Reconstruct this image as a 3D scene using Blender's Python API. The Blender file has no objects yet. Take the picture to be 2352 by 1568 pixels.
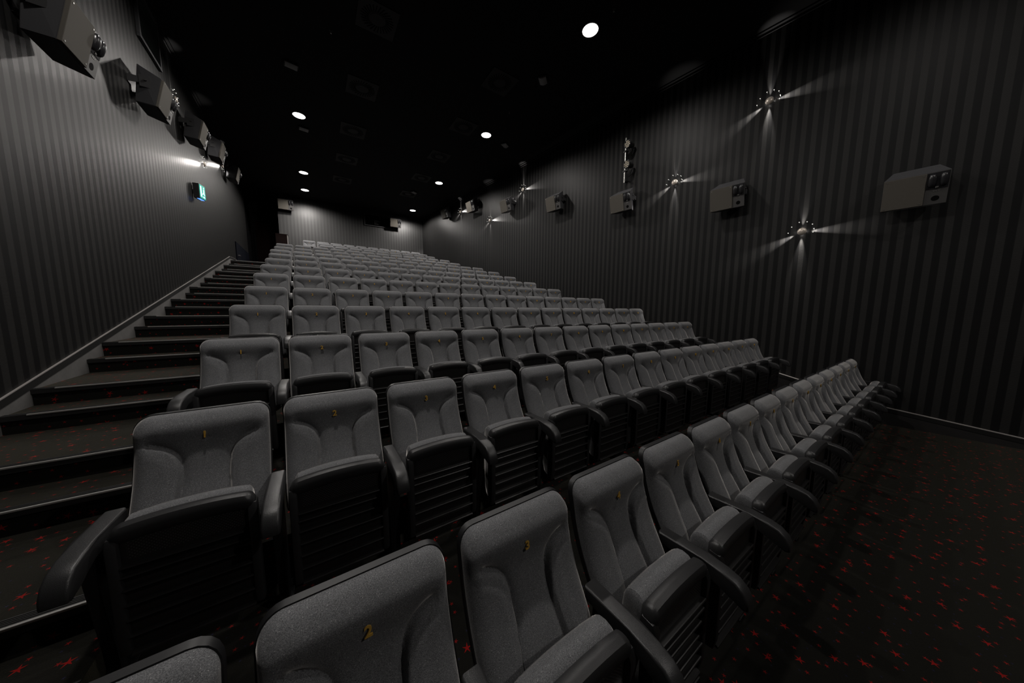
import bpy, bmesh, math, random
from mathutils import Vector, Matrix
C = bpy.context.scene.collection
PI = math.pi
R = math.radians
random.seed(7)

# ------------------------------------------------------------------ camera
cd = bpy.data.cameras.new('camera'); cam = bpy.data.objects.new('camera', cd); C.objects.link(cam)
cd.sensor_width = 36.0; cd.sensor_fit = 'HORIZONTAL'; cd.lens = 677.0 / 2352.0 * 36.0
cd.clip_start = 0.02; cd.clip_end = 200
AX = ((0.83214815, 0.05542221, 0.55177698), (-0.55452717, 0.09283551, 0.82697109), (0.00539193, 0.99413779, -0.10798602))
mw = Matrix.Identity(4)
for i in range(3):
    mw[i][0] = AX[i][0]; mw[i][1] = AX[i][1]; mw[i][2] = -AX[i][2]
cam.matrix_world = mw
bpy.context.scene.camera = cam

# ------------------------------------------------------------------ world and exposure
w = bpy.data.worlds.new('world'); bpy.context.scene.world = w; w.use_nodes = True
w.node_tree.nodes['Background'].inputs[0].default_value = (0.5, 0.5, 0.55, 1)
w.node_tree.nodes['Background'].inputs[1].default_value = 0.0
vs = bpy.context.scene.view_settings
vs.view_transform = 'Standard'; vs.look = 'None'; vs.gamma = 1.0; vs.use_curve_mapping = False
vs.exposure = 0.0

CEIL = 5.44
DOWN_W = 330.0       # watts of one ceiling downlight
SCONCE_W = 200.0
LIGHTS = [(4.79, 0.21), (4.79, -4.06), (-0.06, 2.30), (-0.06, 6.55), (-0.06, 10.86), (-0.06, 15.12), (-0.06, 17.23), (4.79, 4.48), (4.79, 8.70), (4.80, 12.97), (4.85, 17.28)]  # first two are added fill lights, out of view, for the front seat faces

# (x of seat number one, y of the seat numbers, z of the seat numbers, seats)
ROWS = [(-0.492, 0.863, -0.914, 15), (-0.501, 2.078, -0.632, 14), (-0.531, 3.294, -0.357, 14), (-0.551, 4.508, -0.062, 14), (-0.583, 5.736, 0.227, 14),
        (-0.617, 6.933, 0.532, 13), (-0.643, 8.144, 0.826, 13), (-0.675, 9.336, 1.116, 13), (-0.703, 10.507, 1.409, 13), (-0.776, 11.765, 1.707, 13),
        (-0.769, 12.945, 1.998, 12), (-0.796, 14.153, 2.302, 12), (0.588, 15.338, 2.604, 9), (0.559, 16.486, 2.885, 9), (-0.030, 17.772, 3.184, 10)]
PITCH = 0.57
SEAT_H = 0.963       # seat number above its own tier
YB = 18.62
def xl(y): return -2.064 - 0.0192 * y          # left wall
def xr(y): return 7.97 - 0.1167 * y           # right wall
def xs(y): return -2.05 - 0.0192 * y          # face of the left stringer
def xk(y): return 7.918 - 0.1167 * y          # face of the right skirting

# ------------------------------------------------------------------ materials
def mat(name):
    m = bpy.data.materials.new(name); m.use_nodes = True
    nt = m.node_tree; b = nt.nodes['Principled BSDF']
    return m, nt, b
def N(nt, t, **kw):
    n = nt.nodes.new(t)
    for k, v in kw.items(): setattr(n, k, v)
    return n
def math_n(nt, op, a, b=None, c=None):
    n = N(nt, 'ShaderNodeMath', operation=op)
    for i, v in enumerate((a, b, c)):
        if v is None: continue
        if isinstance(v, (int, float)): n.inputs[i].default_value = v
        else: nt.links.new(v, n.inputs[i])
    return n.outputs[0]
def mixc(nt, fac, a, b):
    n = N(nt, 'ShaderNodeMix', data_type='RGBA')
    for s, v in ((n.inputs[0], fac), (n.inputs[6], a), (n.inputs[7], b)):
        if isinstance(v, tuple): s.default_value = (*v, 1)
        elif isinstance(v, (int, float)): s.default_value = v
        else: nt.links.new(v, s)
    return n.outputs[2]
def simple(name, col, rough=0.5, spec=0.5, metal=0.0, bump=0.0, bscale=400.0, sheen=0.0):
    m, nt, b = mat(name)
    b.inputs['Base Color'].default_value = (*col, 1); b.inputs['Roughness'].default_value = rough
    b.inputs['Specular IOR Level'].default_value = spec; b.inputs['Metallic'].default_value = metal
    if sheen: b.inputs['Sheen Weight'].default_value = sheen; b.inputs['Sheen Roughness'].default_value = 0.4
    if bump:
        tc = N(nt, 'ShaderNodeTexCoord'); nz = N(nt, 'ShaderNodeTexNoise'); nz.inputs['Scale'].default_value = bscale; nz.inputs['Detail'].default_value = 2
        bp = N(nt, 'ShaderNodeBump'); bp.inputs['Strength'].default_value = bump; bp.inputs['Distance'].default_value = 0.002
        nt.links.new(tc.outputs['Object'], nz.inputs['Vector']); nt.links.new(nz.outputs['Fac'], bp.inputs['Height']); nt.links.new(bp.outputs[0], b.inputs['Normal'])
    return m

def fabric_mat():
    m, nt, b = mat('grey_fabric')
    tc = N(nt, 'ShaderNodeTexCoord')
    n1 = N(nt, 'ShaderNodeTexNoise'); n1.inputs['Scale'].default_value = 420; n1.inputs['Detail'].default_value = 1
    n2 = N(nt, 'ShaderNodeTexVoronoi'); n2.inputs['Scale'].default_value = 300
    n3 = N(nt, 'ShaderNodeTexNoise'); n3.inputs['Scale'].default_value = 7; n3.inputs['Detail'].default_value = 3
    for n in (n1, n2, n3): nt.links.new(tc.outputs['Object'], n.inputs['Vector'])
    r1 = N(nt, 'ShaderNodeValToRGB'); r1.color_ramp.elements[0].position = .35; r1.color_ramp.elements[1].position = .72
    r1.color_ramp.elements[0].color = (.112, .114, .120, 1); r1.color_ramp.elements[1].color = (.245, .248, .256, 1)
    nt.links.new(n1.outputs['Fac'], r1.inputs[0])
    sp = N(nt, 'ShaderNodeSeparateColor'); nt.links.new(n2.outputs['Color'], sp.inputs[0])
    near = math_n(nt, 'LESS_THAN', n2.outputs['Distance'], .33)
    dark = math_n(nt, 'MULTIPLY', near, math_n(nt, 'LESS_THAN', sp.outputs[0], .05))
    lite = math_n(nt, 'MULTIPLY', near, math_n(nt, 'GREATER_THAN', sp.outputs[0], .93))
    c = mixc(nt, dark, r1.outputs[0], (.06, .06, .063))
    c = mixc(nt, lite, c, (.40, .40, .40))
    wear = math_n(nt, 'MULTIPLY_ADD', n3.outputs['Fac'], .35, .8)
    mm = N(nt, 'ShaderNodeVectorMath', operation='SCALE'); nt.links.new(c, mm.inputs[0]); nt.links.new(wear, mm.inputs['Scale'])
    nt.links.new(mm.outputs[0], b.inputs['Base Color'])
    b.inputs['Roughness'].default_value = .95; b.inputs['Specular IOR Level'].default_value = .15
    b.inputs['Sheen Weight'].default_value = 1.0; b.inputs['Sheen Roughness'].default_value = .30; b.inputs['Sheen Tint'].default_value = (1, .96, .92, 1)
    bp = N(nt, 'ShaderNodeBump'); bp.inputs['Strength'].default_value = .35; bp.inputs['Distance'].default_value = .001
    nt.links.new(n1.outputs['Fac'], bp.inputs['Height']); nt.links.new(bp.outputs[0], b.inputs['Normal'])
    return m

def star_layer(nt, co, scale, r_star, keep, rnd=.85):
    """mask of five-pointed stars scattered over a flat carpet"""
    v = N(nt, 'ShaderNodeTexVoronoi', voronoi_dimensions='2D'); v.inputs['Scale'].default_value = scale; v.inputs['Randomness'].default_value = rnd
    nt.links.new(co, v.inputs['Vector'])
    sc = N(nt, 'ShaderNodeVectorMath', operation='SCALE'); nt.links.new(co, sc.inputs[0]); sc.inputs['Scale'].default_value = 1.0
    d = N(nt, 'ShaderNodeVectorMath', operation='SUBTRACT'); nt.links.new(sc.outputs[0], d.inputs[0]); nt.links.new(v.outputs['Position'], d.inputs[1])
    s = N(nt, 'ShaderNodeSeparateXYZ'); nt.links.new(d.outputs[0], s.inputs[0])
    col = N(nt, 'ShaderNodeSeparateColor'); nt.links.new(v.outputs['Color'], col.inputs[0])
    ang = math_n(nt, 'ARCTAN2', s.outputs[1], s.outputs[0])
    ang = math_n(nt, 'ADD', ang, math_n(nt, 'MULTIPLY', col.outputs[0], 6.28))
    rad = math_n(nt, 'SQRT', math_n(nt, 'ADD', math_n(nt, 'MULTIPLY', s.outputs[0], s.outputs[0]), math_n(nt, 'MULTIPLY', s.outputs[1], s.outputs[1])))
    seg = math_n(nt, 'DIVIDE', ang, 2 * PI / 5)
    fr = math_n(nt, 'ABSOLUTE', math_n(nt, 'SUBTRACT', math_n(nt, 'FRACT', math_n(nt, 'ADD', seg, 10.0)), .5))   # 0 at a tip, .5 in a notch
    # spiky star outline: radius falls fast from the tip
    prof = math_n(nt, 'DIVIDE', .40, math_n(nt, 'ADD', math_n(nt, 'MULTIPLY', fr, 2.2), .40))
    lim = math_n(nt, 'MULTIPLY', prof, r_star)
    inside = math_n(nt, 'LESS_THAN', rad, lim)
    return math_n(nt, 'MULTIPLY', inside, math_n(nt, 'LESS_THAN', col.outputs[1], keep))

def carpet_mat():
    m, nt, b = mat('star_carpet')
    geo = N(nt, 'ShaderNodeNewGeometry'); tc = N(nt, 'ShaderNodeTexCoord')
    p = N(nt, 'ShaderNodeSeparateXYZ'); nt.links.new(tc.outputs['Object'], p.inputs[0])
    nn = N(nt, 'ShaderNodeSeparateXYZ'); nt.links.new(geo.outputs['True Normal'], nn.inputs[0])
    isflat = math_n(nt, 'GREATER_THAN', nn.outputs[2], .5)
    # risers take x and z, treads take x and y
    v = N(nt, 'ShaderNodeMix', data_type='FLOAT'); nt.links.new(isflat, v.inputs[0]); nt.links.new(p.outputs[2], v.inputs[2]); nt.links.new(p.outputs[1], v.inputs[3])
    co = N(nt, 'ShaderNodeCombineXYZ'); nt.links.new(p.outputs[0], co.inputs[0]); nt.links.new(v.outputs[0], co.inputs[1])
    big = star_layer(nt, co.outputs[0], 5.4, .0245, .75)
    o2 = N(nt, 'ShaderNodeVectorMath', operation='ADD'); nt.links.new(co.outputs[0], o2.inputs[0]); o2.inputs[1].default_value = (3.31, 1.77, 0)
    small = star_layer(nt, o2.outputs[0], 10.5, .0125, .95)
    o3 = N(nt, 'ShaderNodeVectorMath', operation='ADD'); nt.links.new(co.outputs[0], o3.inputs[0]); o3.inputs[1].default_value = (7.1, 5.2, 0)
    blue = star_layer(nt, o3.outputs[0], 13, .0075, .55)
    nz = N(nt, 'ShaderNodeTexNoise'); nz.inputs['Scale'].default_value = 260; nz.inputs['Detail'].default_value = 3
    nt.links.new(tc.outputs['Object'], nz.inputs['Vector'])
    nl = N(nt, 'ShaderNodeTexNoise'); nl.inputs['Scale'].default_value = 2.2; nl.inputs['Detail'].default_value = 3
    nt.links.new(tc.outputs['Object'], nl.inputs['Vector'])
    base = mixc(nt, nz.outputs['Fac'], (.0025, .0025, .0022), (.011, .0106, .0085))
    base = mixc(nt, math_n(nt, 'MULTIPLY', nl.outputs['Fac'], .35), base, (.010, .010, .010))
    c = mixc(nt, blue, base, (.016, .016, .045))
    c = mixc(nt, small, c, (.22, .008, .008))
    c = mixc(nt, big, c, (.26, .006, .006))
    nt.links.new(c, b.inputs['Base Color'])
    b.inputs['Roughness'].default_value = .95; b.inputs['Specular IOR Level'].default_value = .1
    b.inputs['Sheen Weight'].default_value = .18; b.inputs['Sheen Roughness'].default_value = .45; b.inputs['Sheen Tint'].default_value = (.80, .74, .55, 1)
    bp = N(nt, 'ShaderNodeBump'); bp.inputs['Strength'].default_value = .6; bp.inputs['Distance'].default_value = .003
    nt.links.new(nz.outputs['Fac'], bp.inputs['Height']); nt.links.new(bp.outputs[0], b.inputs['Normal'])
    return m

def wall_mat(name, axis, spec=.12):
    """striped wall fabric: matt and satin stripes, finely ribbed"""
    m, nt, b = mat(name)
    tc = N(nt, 'ShaderNodeTexCoord'); p = N(nt, 'ShaderNodeSeparateXYZ'); nt.links.new(tc.outputs['Object'], p.inputs[0])
    t = math_n(nt, 'FRACT', math_n(nt, 'ADD', math_n(nt, 'DIVIDE', p.outputs[axis], .142), 100.0))
    a = N(nt, 'ShaderNodeMapRange', interpolation_type='SMOOTHSTEP'); nt.links.new(t, a.inputs[0]); a.inputs[1].default_value = .0; a.inputs[2].default_value = .05
    c2 = N(nt, 'ShaderNodeMapRange', interpolation_type='SMOOTHSTEP'); nt.links.new(t, c2.inputs[0]); c2.inputs[1].default_value = .5; c2.inputs[2].default_value = .55
    st = math_n(nt, 'SUBTRACT', a.outputs[0], c2.outputs[0])
    nz = N(nt, 'ShaderNodeTexNoise'); nz.inputs['Scale'].default_value = 1.3; nz.inputs['Detail'].default_value = 4
    nt.links.new(tc.outputs['Object'], nz.inputs['Vector'])
    col = mixc(nt, st, WALL_DARK, WALL_LITE)
    v = N(nt, 'ShaderNodeVectorMath', operation='SCALE'); nt.links.new(col, v.inputs[0]); nt.links.new(math_n(nt, 'MULTIPLY_ADD', nz.outputs['Fac'], .25, .87), v.inputs['Scale'])
    nt.links.new(v.outputs[0], b.inputs['Base Color'])
    rr = math_n(nt, 'MULTIPLY_ADD', st, -.02, .48); nt.links.new(rr, b.inputs['Roughness'])
    b.inputs['Specular IOR Level'].default_value = spec
    rib = math_n(nt, 'SINE', math_n(nt, 'MULTIPLY', p.outputs[2], 2 * PI / .0115))
    bp = N(nt, 'ShaderNodeBump'); bp.inputs['Strength'].default_value = .3; bp.inputs['Distance'].default_value = .0008
    nt.links.new(math_n(nt, 'MULTIPLY', rib, st), bp.inputs['Height']); nt.links.new(bp.outputs[0], b.inputs['Normal'])
    return m
WALL_DARK = (.010, .010, .0103); WALL_LITE = (.025, .0246, .024)

def emit_mat(name, col, s):
    m, nt, b = mat(name)
    b.inputs['Base Color'].default_value = (0, 0, 0, 1)
    b.inputs['Emission Color'].default_value = (*col, 1); b.inputs['Emission Strength'].default_value = s
    return m

def pan_mat():
    """black plastic seat shell with a field of pin holes near its top"""
    m, nt, b = mat('black_perforated_plastic')
    tc = N(nt, 'ShaderNodeTexCoord'); p = N(nt, 'ShaderNodeSeparateXYZ'); nt.links.new(tc.outputs['Object'], p.inputs[0])
    S = .0135
    row = math_n(nt, 'FLOOR', math_n(nt, 'DIVIDE', p.outputs[2], S / 2))
    off = math_n(nt, 'MULTIPLY', math_n(nt, 'MODULO', math_n(nt, 'ADD', row, 200), 2), .5)
    fx = math_n(nt, 'SUBTRACT', math_n(nt, 'FRACT', math_n(nt, 'ADD', math_n(nt, 'DIVIDE', p.outputs[0], S), math_n(nt, 'ADD', off, 50))), .5)
    fz = math_n(nt, 'SUBTRACT', math_n(nt, 'FRACT', math_n(nt, 'DIVIDE', p.outputs[2], S / 2)), .5)
    rr = math_n(nt, 'ADD', math_n(nt, 'MULTIPLY', fx, fx), math_n(nt, 'MULTIPLY', math_n(nt, 'MULTIPLY', fz, fz), .25))
    dot = math_n(nt, 'LESS_THAN', rr, .028)
    zone = math_n(nt, 'MULTIPLY', math_n(nt, 'GREATER_THAN', p.outputs[2], .594), math_n(nt, 'LESS_THAN', p.outputs[2], .690))
    zone = math_n(nt, 'MULTIPLY', zone, math_n(nt, 'LESS_THAN', math_n(nt, 'ABSOLUTE', p.outputs[0]), .175))
    c = mixc(nt, math_n(nt, 'MULTIPLY', dot, zone), (.014, .013, .013), (.06, .06, .06))
    nt.links.new(c, b.inputs['Base Color']); b.inputs['Roughness'].default_value = .36
    b.inputs['Specular IOR Level'].default_value = .6
    return m

FAB = fabric_mat(); CARPET = carpet_mat(); PANM = pan_mat()
WALLY = wall_mat('striped_wall_fabric', 1); WALLX = wall_mat('striped_wall_fabric_back', 0, .8)
PLAST = simple('black_plastic', (.025, .025, .026), .36, .5, bump=.25, bscale=500)
SHELL = simple('black_shell_plastic', (.009, .009, .010), .45, .4)
CEILM = simple('black_ceiling_paint', (.010, .010, .0105), .85, .25, bump=.2, bscale=60)
BLACK = simple('black_wall_paint', (.004, .004, .0045), .95, .05)
SPKBOX = simple('dark_grey_cabinet_paint', (.060, .060, .064), .5, .4, bump=.15, bscale=700)
GRILLE = simple('warm_grey_speaker_cloth', (.088, .080, .068), .8, .3, bump=.3, bscale=900)
BAFFLE = simple('grey_baffle_paint', (.060, .058, .057), .5, .4)
HORN = simple('black_gloss_horn', (.022, .022, .024), .22, .6)
STEEL = simple('brushed_steel', (.38, .375, .36), .35, .5, metal=.9)
BRKT = simple('black_bracket_steel', (.025, .025, .026), .45, .5)
NOSE = simple('ribbed_dark_rubber', (.018, .018, .018), .5, .4)
NOSEB = simple('bright_aluminium_edge', (.52, .51, .49), .38, .5, metal=.6)
CONC = simple('grey_skirting_paint', (.14, .137, .133), .8, .3, bump=.4, bscale=18)
_nt = CONC.node_tree; _tc = N(_nt, 'ShaderNodeTexCoord'); _n = N(_nt, 'ShaderNodeTexNoise'); _n.inputs['Scale'].default_value = 3.5; _n.inputs['Detail'].default_value = 8; _n.inputs['Roughness'].default_value = .65
_nt.links.new(_tc.outputs['Object'], _n.inputs['Vector']); _nt.links.new(mixc(_nt, _n.outputs['Fac'], (.07, .068, .066), (.21, .205, .20)), _nt.nodes['Principled BSDF'].inputs['Base Color'])
DSK = simple('dark_skirting_paint', (.022, .021, .021), .8, .3, bump=.3, bscale=18)
CAPM = simple('dark_cap_paint', (.010, .010, .010), .6, .4, bump=.3, bscale=40)
GOLD = simple('gold_seat_number', (.62, .36, .06), .5, .5)
DOME = simple('brushed_dome_metal', (.62, .55, .48), .35, .5, metal=.35)
PEG = simple('white_glass_peg', (.85, .85, .83), .2, .6)
TIP = emit_mat('painted_peg_glint', (1, .97, .9), .9)  # emission paints a reflected glint; the pegs themselves are no lamps
LAMP = emit_mat('downlight_glow', (1, .97, .93), 7.0)
VENTM = simple('dark_vent_metal', (.013, .012, .012), .6, .4)
SLOT = simple('vent_slot_black', (.003, .003, .003), .9, .1)
DOORM = simple('near_black_door', (.006, .003, .003), .95, .05)
WOOD = simple('dark_red_brown_board', (.010, .005, .0045), .9, .12, bump=.2, bscale=30)
EDGE = simple('pale_edge_and_lit_side', (.30, .28, .27), .6, .4)
NAVY = simple('dark_blue_panel', (.0012, .002, .006), .9, .1)
GLASSK = simple('dark_lens', (.02, .02, .022), .12, .6)

# ------------------------------------------------------------------ mesh helpers
def obj(name, bm, m, parent=None, smooth=False):
    me = bpy.data.meshes.new(name); bmesh.ops.recalc_face_normals(bm, faces=bm.faces); bm.to_mesh(me); bm.free()
    me.materials.append(m)
    if smooth:
        for f in me.polygons: f.use_smooth = True
        try: me.set_sharp_from_angle(angle=R(38))
        except Exception: pass
    o = bpy.data.objects.new(name, me); C.objects.link(o)
    if parent: o.parent = parent
    return o
def thing(name, label, cat, loc=(0, 0, 0), group=None):
    o = bpy.data.objects.new(name, None); o.empty_display_size = .1; C.objects.link(o); o.location = loc
    o['label'] = label; o['category'] = cat
    if group: o['group'] = group
    return o
def tag(o, label, cat, group=None):
    o['label'] = label; o['category'] = cat
    if group: o['group'] = group
    return o
def struct(o): o['kind'] = 'structure'; return o
def box(bm, x0, x1, y0, y1, z0, z1, bev=0, M=None):
    v = [bm.verts.new((x, y, z)) for z in (z0, z1) for y in (y0, y1) for x in (x0, x1)]
    fs = [bm.faces.new([v[i] for i in q]) for q in ((0, 1, 3, 2), (4, 6, 7, 5), (0, 4, 5, 1), (2, 3, 7, 6), (0, 2, 6, 4), (1, 5, 7, 3))]
    if bev:
        es = list({e for f in fs for e in f.edges})
        r = bmesh.ops.bevel(bm, geom=es, offset=bev, segments=2, affect='EDGES', profile=.5)
        v = list({q for f in r['faces'] for q in f.verts} | {q for q in v if q.is_valid})
    if M: bmesh.ops.transform(bm, matrix=M, verts=v)
    return v
def prism(bm, prof, a0, a1, axis='x', bev=0, seg=2, M=None):
    """closed profile extruded along an axis; profile pairs are the two other axes in order"""
    def P(p, a):
        return {'x': (a, p[0], p[1]), 'y': (p[0], a, p[1]), 'z': (p[0], p[1], a)}[axis]
    A = [bm.verts.new(P(p, a0)) for p in prof]; B = [bm.verts.new(P(p, a1)) for p in prof]
    n = len(prof); fs = [bm.faces.new(A), bm.faces.new(B[::-1])]
    for i in range(n): bm.faces.new((A[i], B[i], B[(i + 1) % n], A[(i + 1) % n]))
    v = A + B
    if bev:
        es = list({e for f in fs for e in f.edges})
        r = bmesh.ops.bevel(bm, geom=es, offset=bev, segments=seg, affect='EDGES', profile=.5, clamp_overlap=True)
        v = list({q for f in r['faces'] for q in f.verts} | {q for q in v if q.is_valid})
    if M: bmesh.ops.transform(bm, matrix=M, verts=v)
    return v
def cyl(bm, p0, p1, r0, r1=None, n=16, cap=True):
    p0 = Vector(p0); p1 = Vector(p1); r1 = r0 if r1 is None else r1
    z = (p1 - p0).normalized(); x = z.orthogonal().normalized(); y = z.cross(x)
    A = []; B = []
    for i in range(n):
        a = 2 * PI * i / n; d = x * math.cos(a) + y * math.sin(a)
        A.append(bm.verts.new(p0 + d * r0)); B.append(bm.verts.new(p1 + d * r1))
    for i in range(n): bm.faces.new((A[i], A[(i + 1) % n], B[(i + 1) % n], B[i]))
    if cap: bm.faces.new(A[::-1]); bm.faces.new(B)
def lathe(bm, prof, M=None, n=24):
    """profile (r, h) turned about local z"""
    rings = []
    for r, h in prof:
        if r < 1e-6: rings.append([bm.verts.new((0, 0, h))])
        else: rings.append([bm.verts.new((r * math.cos(2 * PI * i / n), r * math.sin(2 * PI * i / n), h)) for i in range(n)])
    for a, b in zip(rings, rings[1:]):
        for i in range(n):
            j = (i + 1) % n
            if len(a) == 1 and len(b) == 1: continue
            if len(a) == 1: bm.faces.new((a[0], b[i], b[j]))
            elif len(b) == 1: bm.faces.new((a[i], a[j], b[0]))
            else: bm.faces.new((a[i], a[j], b[j], b[i]))
    vs_ = [v for r_ in rings for v in r_]
    if M: bmesh.ops.transform(bm, matrix=M, verts=vs_)
def interp(t, tab):
    if t <= tab[0][0]: return tab[0][1]
    for (a, va), (b, vb) in zip(tab, tab[1:]):
        if t <= b: return va + (vb - va) * (t - a) / (b - a)
    return tab[-1][1]
def smooth(a, b, t):
    t = max(0, min(1, (t - a) / (b - a))); return t * t * (3 - 2 * t)
def rounded_ring(rho, W, H, rc, n_side):
    """points of a rounded rectangle scaled about its centre by rho; equal counts for every rho"""
    pts = []
    w_, h_ = W, H
    def add(cx, cy, a0, a1):
        for i in range(n_side // 2):
            a = a0 + (a1 - a0) * i / (n_side // 2)
            pts.append((cx + rc * math.cos(a), cy + rc * math.sin(a)))
    def line(p, q, n):
        for i in range(n):
            t = i / n; pts.append((p[0] + (q[0] - p[0]) * t, p[1] + (q[1] - p[1]) * t))
    line((w_, -h_ + rc), (w_, h_ - rc), n_side); add(w_ - rc, h_ - rc, 0, PI / 2)
    line((w_ - rc, h_), (-w_ + rc, h_), n_side); add(-w_ + rc, h_ - rc, PI / 2, PI)
    line((-w_, h_ - rc), (-w_, -h_ + rc), n_side); add(-w_ + rc, -h_ + rc, PI, 3 * PI / 2)
    line((-w_ + rc, -h_), (w_ - rc, -h_), n_side); add(w_ - rc, -h_ + rc, 3 * PI / 2, 2 * PI)
    return [(x * rho, y * rho) for x, y in pts]
def pad(bm, W, H, rc, n_side, rings, front, back, zc):
    """upholstered pad: front(x,z,rho) and back(x,z,rho) give y; W,H half sizes, zc centre height"""
    rr = []
    cf = bm.verts.new((0, front(0, zc, 0), zc))
    for k in range(1, rings + 1):
        rho = (k / rings) ** .9
        rr.append([bm.verts.new((x, front(x, z + zc, rho), z + zc)) for x, z in rounded_ring(rho, W, H, rc, n_side)])
    n = len(rr[0])
    for i in range(n): bm.faces.new((cf, rr[0][i], rr[0][(i + 1) % n]))
    for a, b in zip(rr, rr[1:]):
        for i in range(n): bm.faces.new((a[i], b[i], b[(i + 1) % n], a[(i + 1) % n]))
    bk = [bm.verts.new((x, back(x, z + zc, 1), z + zc)) for x, z in rounded_ring(1, W, H, rc, n_side)]
    for i in range(n): bm.faces.new((rr[-1][i], bk[i], bk[(i + 1) % n], rr[-1][(i + 1) % n]))
    bm.faces.new(bk)

# ------------------------------------------------------------------ the building
def tier_z(r): return ROWS[r][2] - SEAT_H
def tier_y(r): return ROWS[r][1] - 1.238
def build_floor():
    bm = bmesh.new()
    ZB = -2.6
    box(bm, -2.6, 9.3, -7.0, tier_y(1), ZB, tier_z(0))
    for r in range(1, 15):
        y1 = tier_y(r + 1) if r < 14 else 18.8
        x0 = -2.7 if r < 13 else -1.32
        box(bm, x0, 8.4, tier_y(r), y1, ZB, tier_z(r))
    box(bm, -2.9, -1.32, tier_y(13), 20.6, ZB, tier_z(12))     # landing and corridor
    for r in range(0, 12):                                     # the half steps of the aisle
        y0, y1 = ROWS[r][1] - .373, ROWS[r][1] - .02
        box(bm, -2.6, ROWS[r][0] - .335, y0, y1 + .1, ZB, tier_z(r) + .1465)
    struct(obj('floor', bm, CARPET))
build_floor()

def step_edge(k, y, z, xa, xb):
    """metal nosing of one aisle step: dark ribbed strip on the tread, bright edge, dark lip"""
    bm = bmesh.new()
    box(bm, xa, xb, y - .012, y + .055, z, z + .006)
    for j in range(4): box(bm, xa, xb, y + .010 + j * .011, y + .015 + j * .011, z + .006, z + .0085)
    box(bm, xa, xb, y - .014, y - .002, z - .035, z + .006)
    o = struct(obj('trim_%d' % k, bm, NOSE))
    bm = bmesh.new(); box(bm, xa + .13, xb, y - .018, y - .004, z - .003, z + .010, bev=.003)
    obj('bright_edge', bm, NOSEB, o)
k = 1
for r in range(0, 12):
    xe = ROWS[r][0] - .335
    if r > 0: step_edge(k, tier_y(r), tier_z(r), xs(tier_y(r)), ROWS[r - 1][0] - .335 if r else xe); k += 1
    step_edge(k, ROWS[r][1] - .373, tier_z(r) + .1465, xs(ROWS[r][1] - .37), xe); k += 1
step_edge(k, tier_y(12), tier_z(12), xs(tier_y(12)), ROWS[11][0] - .335); k += 1

def capz(y): return -.746 + .2536 * (y - 4.171)
def skirt(name, fx, gx, pts, t=.03):
    """skirting board along a wall: front face fx(y), back face gx(y), top polyline pts (y, z)"""
    bm = bmesh.new(); A = []; B = []; A2 = []; B2 = []
    for y, z in pts:
        A.append(bm.verts.new((fx(y), y, z - .03))); B.append(bm.verts.new((gx(y), y, z - .03)))
        A2.append(bm.verts.new((fx(y), y, -2.6))); B2.append(bm.verts.new((gx(y), y, -2.6)))
    for i in range(len(pts) - 1):
        bm.faces.new((A[i], A[i + 1], B[i + 1], B[i])); bm.faces.new((A2[i], A2[i + 1], A[i + 1], A[i]))
        bm.faces.new((B[i], B[i + 1], B2[i + 1], B2[i])); bm.faces.new((B2[i], B2[i + 1], A2[i + 1], A2[i]))
    bm.faces.new((A[0], B[0], B2[0], A2[0])); bm.faces.new((A[-1], A2[-1], B2[-1], B[-1]))
    o = struct(obj(name, bm, CONC if 'left' in name else DSK))
    bm = bmesh.new(); s = 1 if fx(0) > gx(0) else -1
    prev = None
    for y, z in pts:
        a = fx(y) + s * .004; b = gx(y)
        ring = [bm.verts.new(q) for q in ((a, y, z - .065), (a, y, z), (b, y, z), (b, y, z - .065))]
        if prev:
            for i in range(4): bm.faces.new((prev[i], prev[(i + 1) % 4], ring[(i + 1) % 4], ring[i]))
        else: bm.faces.new(ring)
        prev = ring
    bm.faces.new(prev[::-1]); obj('dark_cap', bm, CAPM, o)
    bm = bmesh.new(); prev = None
    for y, z in pts:
        a = fx(y) + s * .002; b = gx(y) + s * .001
        ring = [bm.verts.new(q) for q in ((a, y, z), (a, y, z + .007), (b, y, z + .007), (b, y, z))]
        if prev:
            for i in range(4): bm.faces.new((prev[i], prev[(i + 1) % 4], ring[(i + 1) % 4], ring[i]))
        else: bm.faces.new(ring)
        prev = ring
    bm.faces.new(prev[::-1]); obj('worn_edge', bm, EDGE, o)
skirt('baseboard_left', xs, xl, [(-7, -1.62), (-.1, -1.62), (.6, capz(.6)), (14.04, capz(14.04)), (14.75, 1.80), (18.6, 1.80)])
skirt('baseboard_right', xk, xr, [(-7, -1.76), (-1.2, -1.76), (-.675, -1.73), (.495, -1.603), (1.549, -1.333), (YB - .1, -1.333 + .2536 * (YB - 1.65))])

def wall_plane(name, m, quads, thick):
    """solid wall slabs: each quad is a box footprint line (x0,y0)-(x1,y1), z0..z1, pushed out by thick"""
    bm = bmesh.new()
    for (x0, y0), (x1, y1), z0, z1 in quads:
        d = Vector((x1 - x0, y1 - y0, 0)).normalized(); nrm = Vector((d.y, -d.x, 0)) * thick
        v = [bm.verts.new(p) for p in ((x0, y0, z0), (x1, y1, z0), (x1 + nrm.x, y1 + nrm.y, z0), (x0 + nrm.x, y0 + nrm.y, z0),
                                      (x0, y0, z1), (x1, y1, z1), (x1 + nrm.x, y1 + nrm.y, z1), (x0 + nrm.x, y0 + nrm.y, z1))]
        for q in ((0, 1, 2, 3), (4, 7, 6, 5), (0, 4, 5, 1), (1, 5, 6, 2), (2, 6, 7, 3), (3, 7, 4, 0)): bm.faces.new([v[i] for i in q])
    return struct(obj(name, bm, m))
ZF = -2.6
wall_plane('wall_left', WALLY, [((xl(-7), -7), (xl(YB), YB), ZF, CEIL)], -.2)
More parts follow.
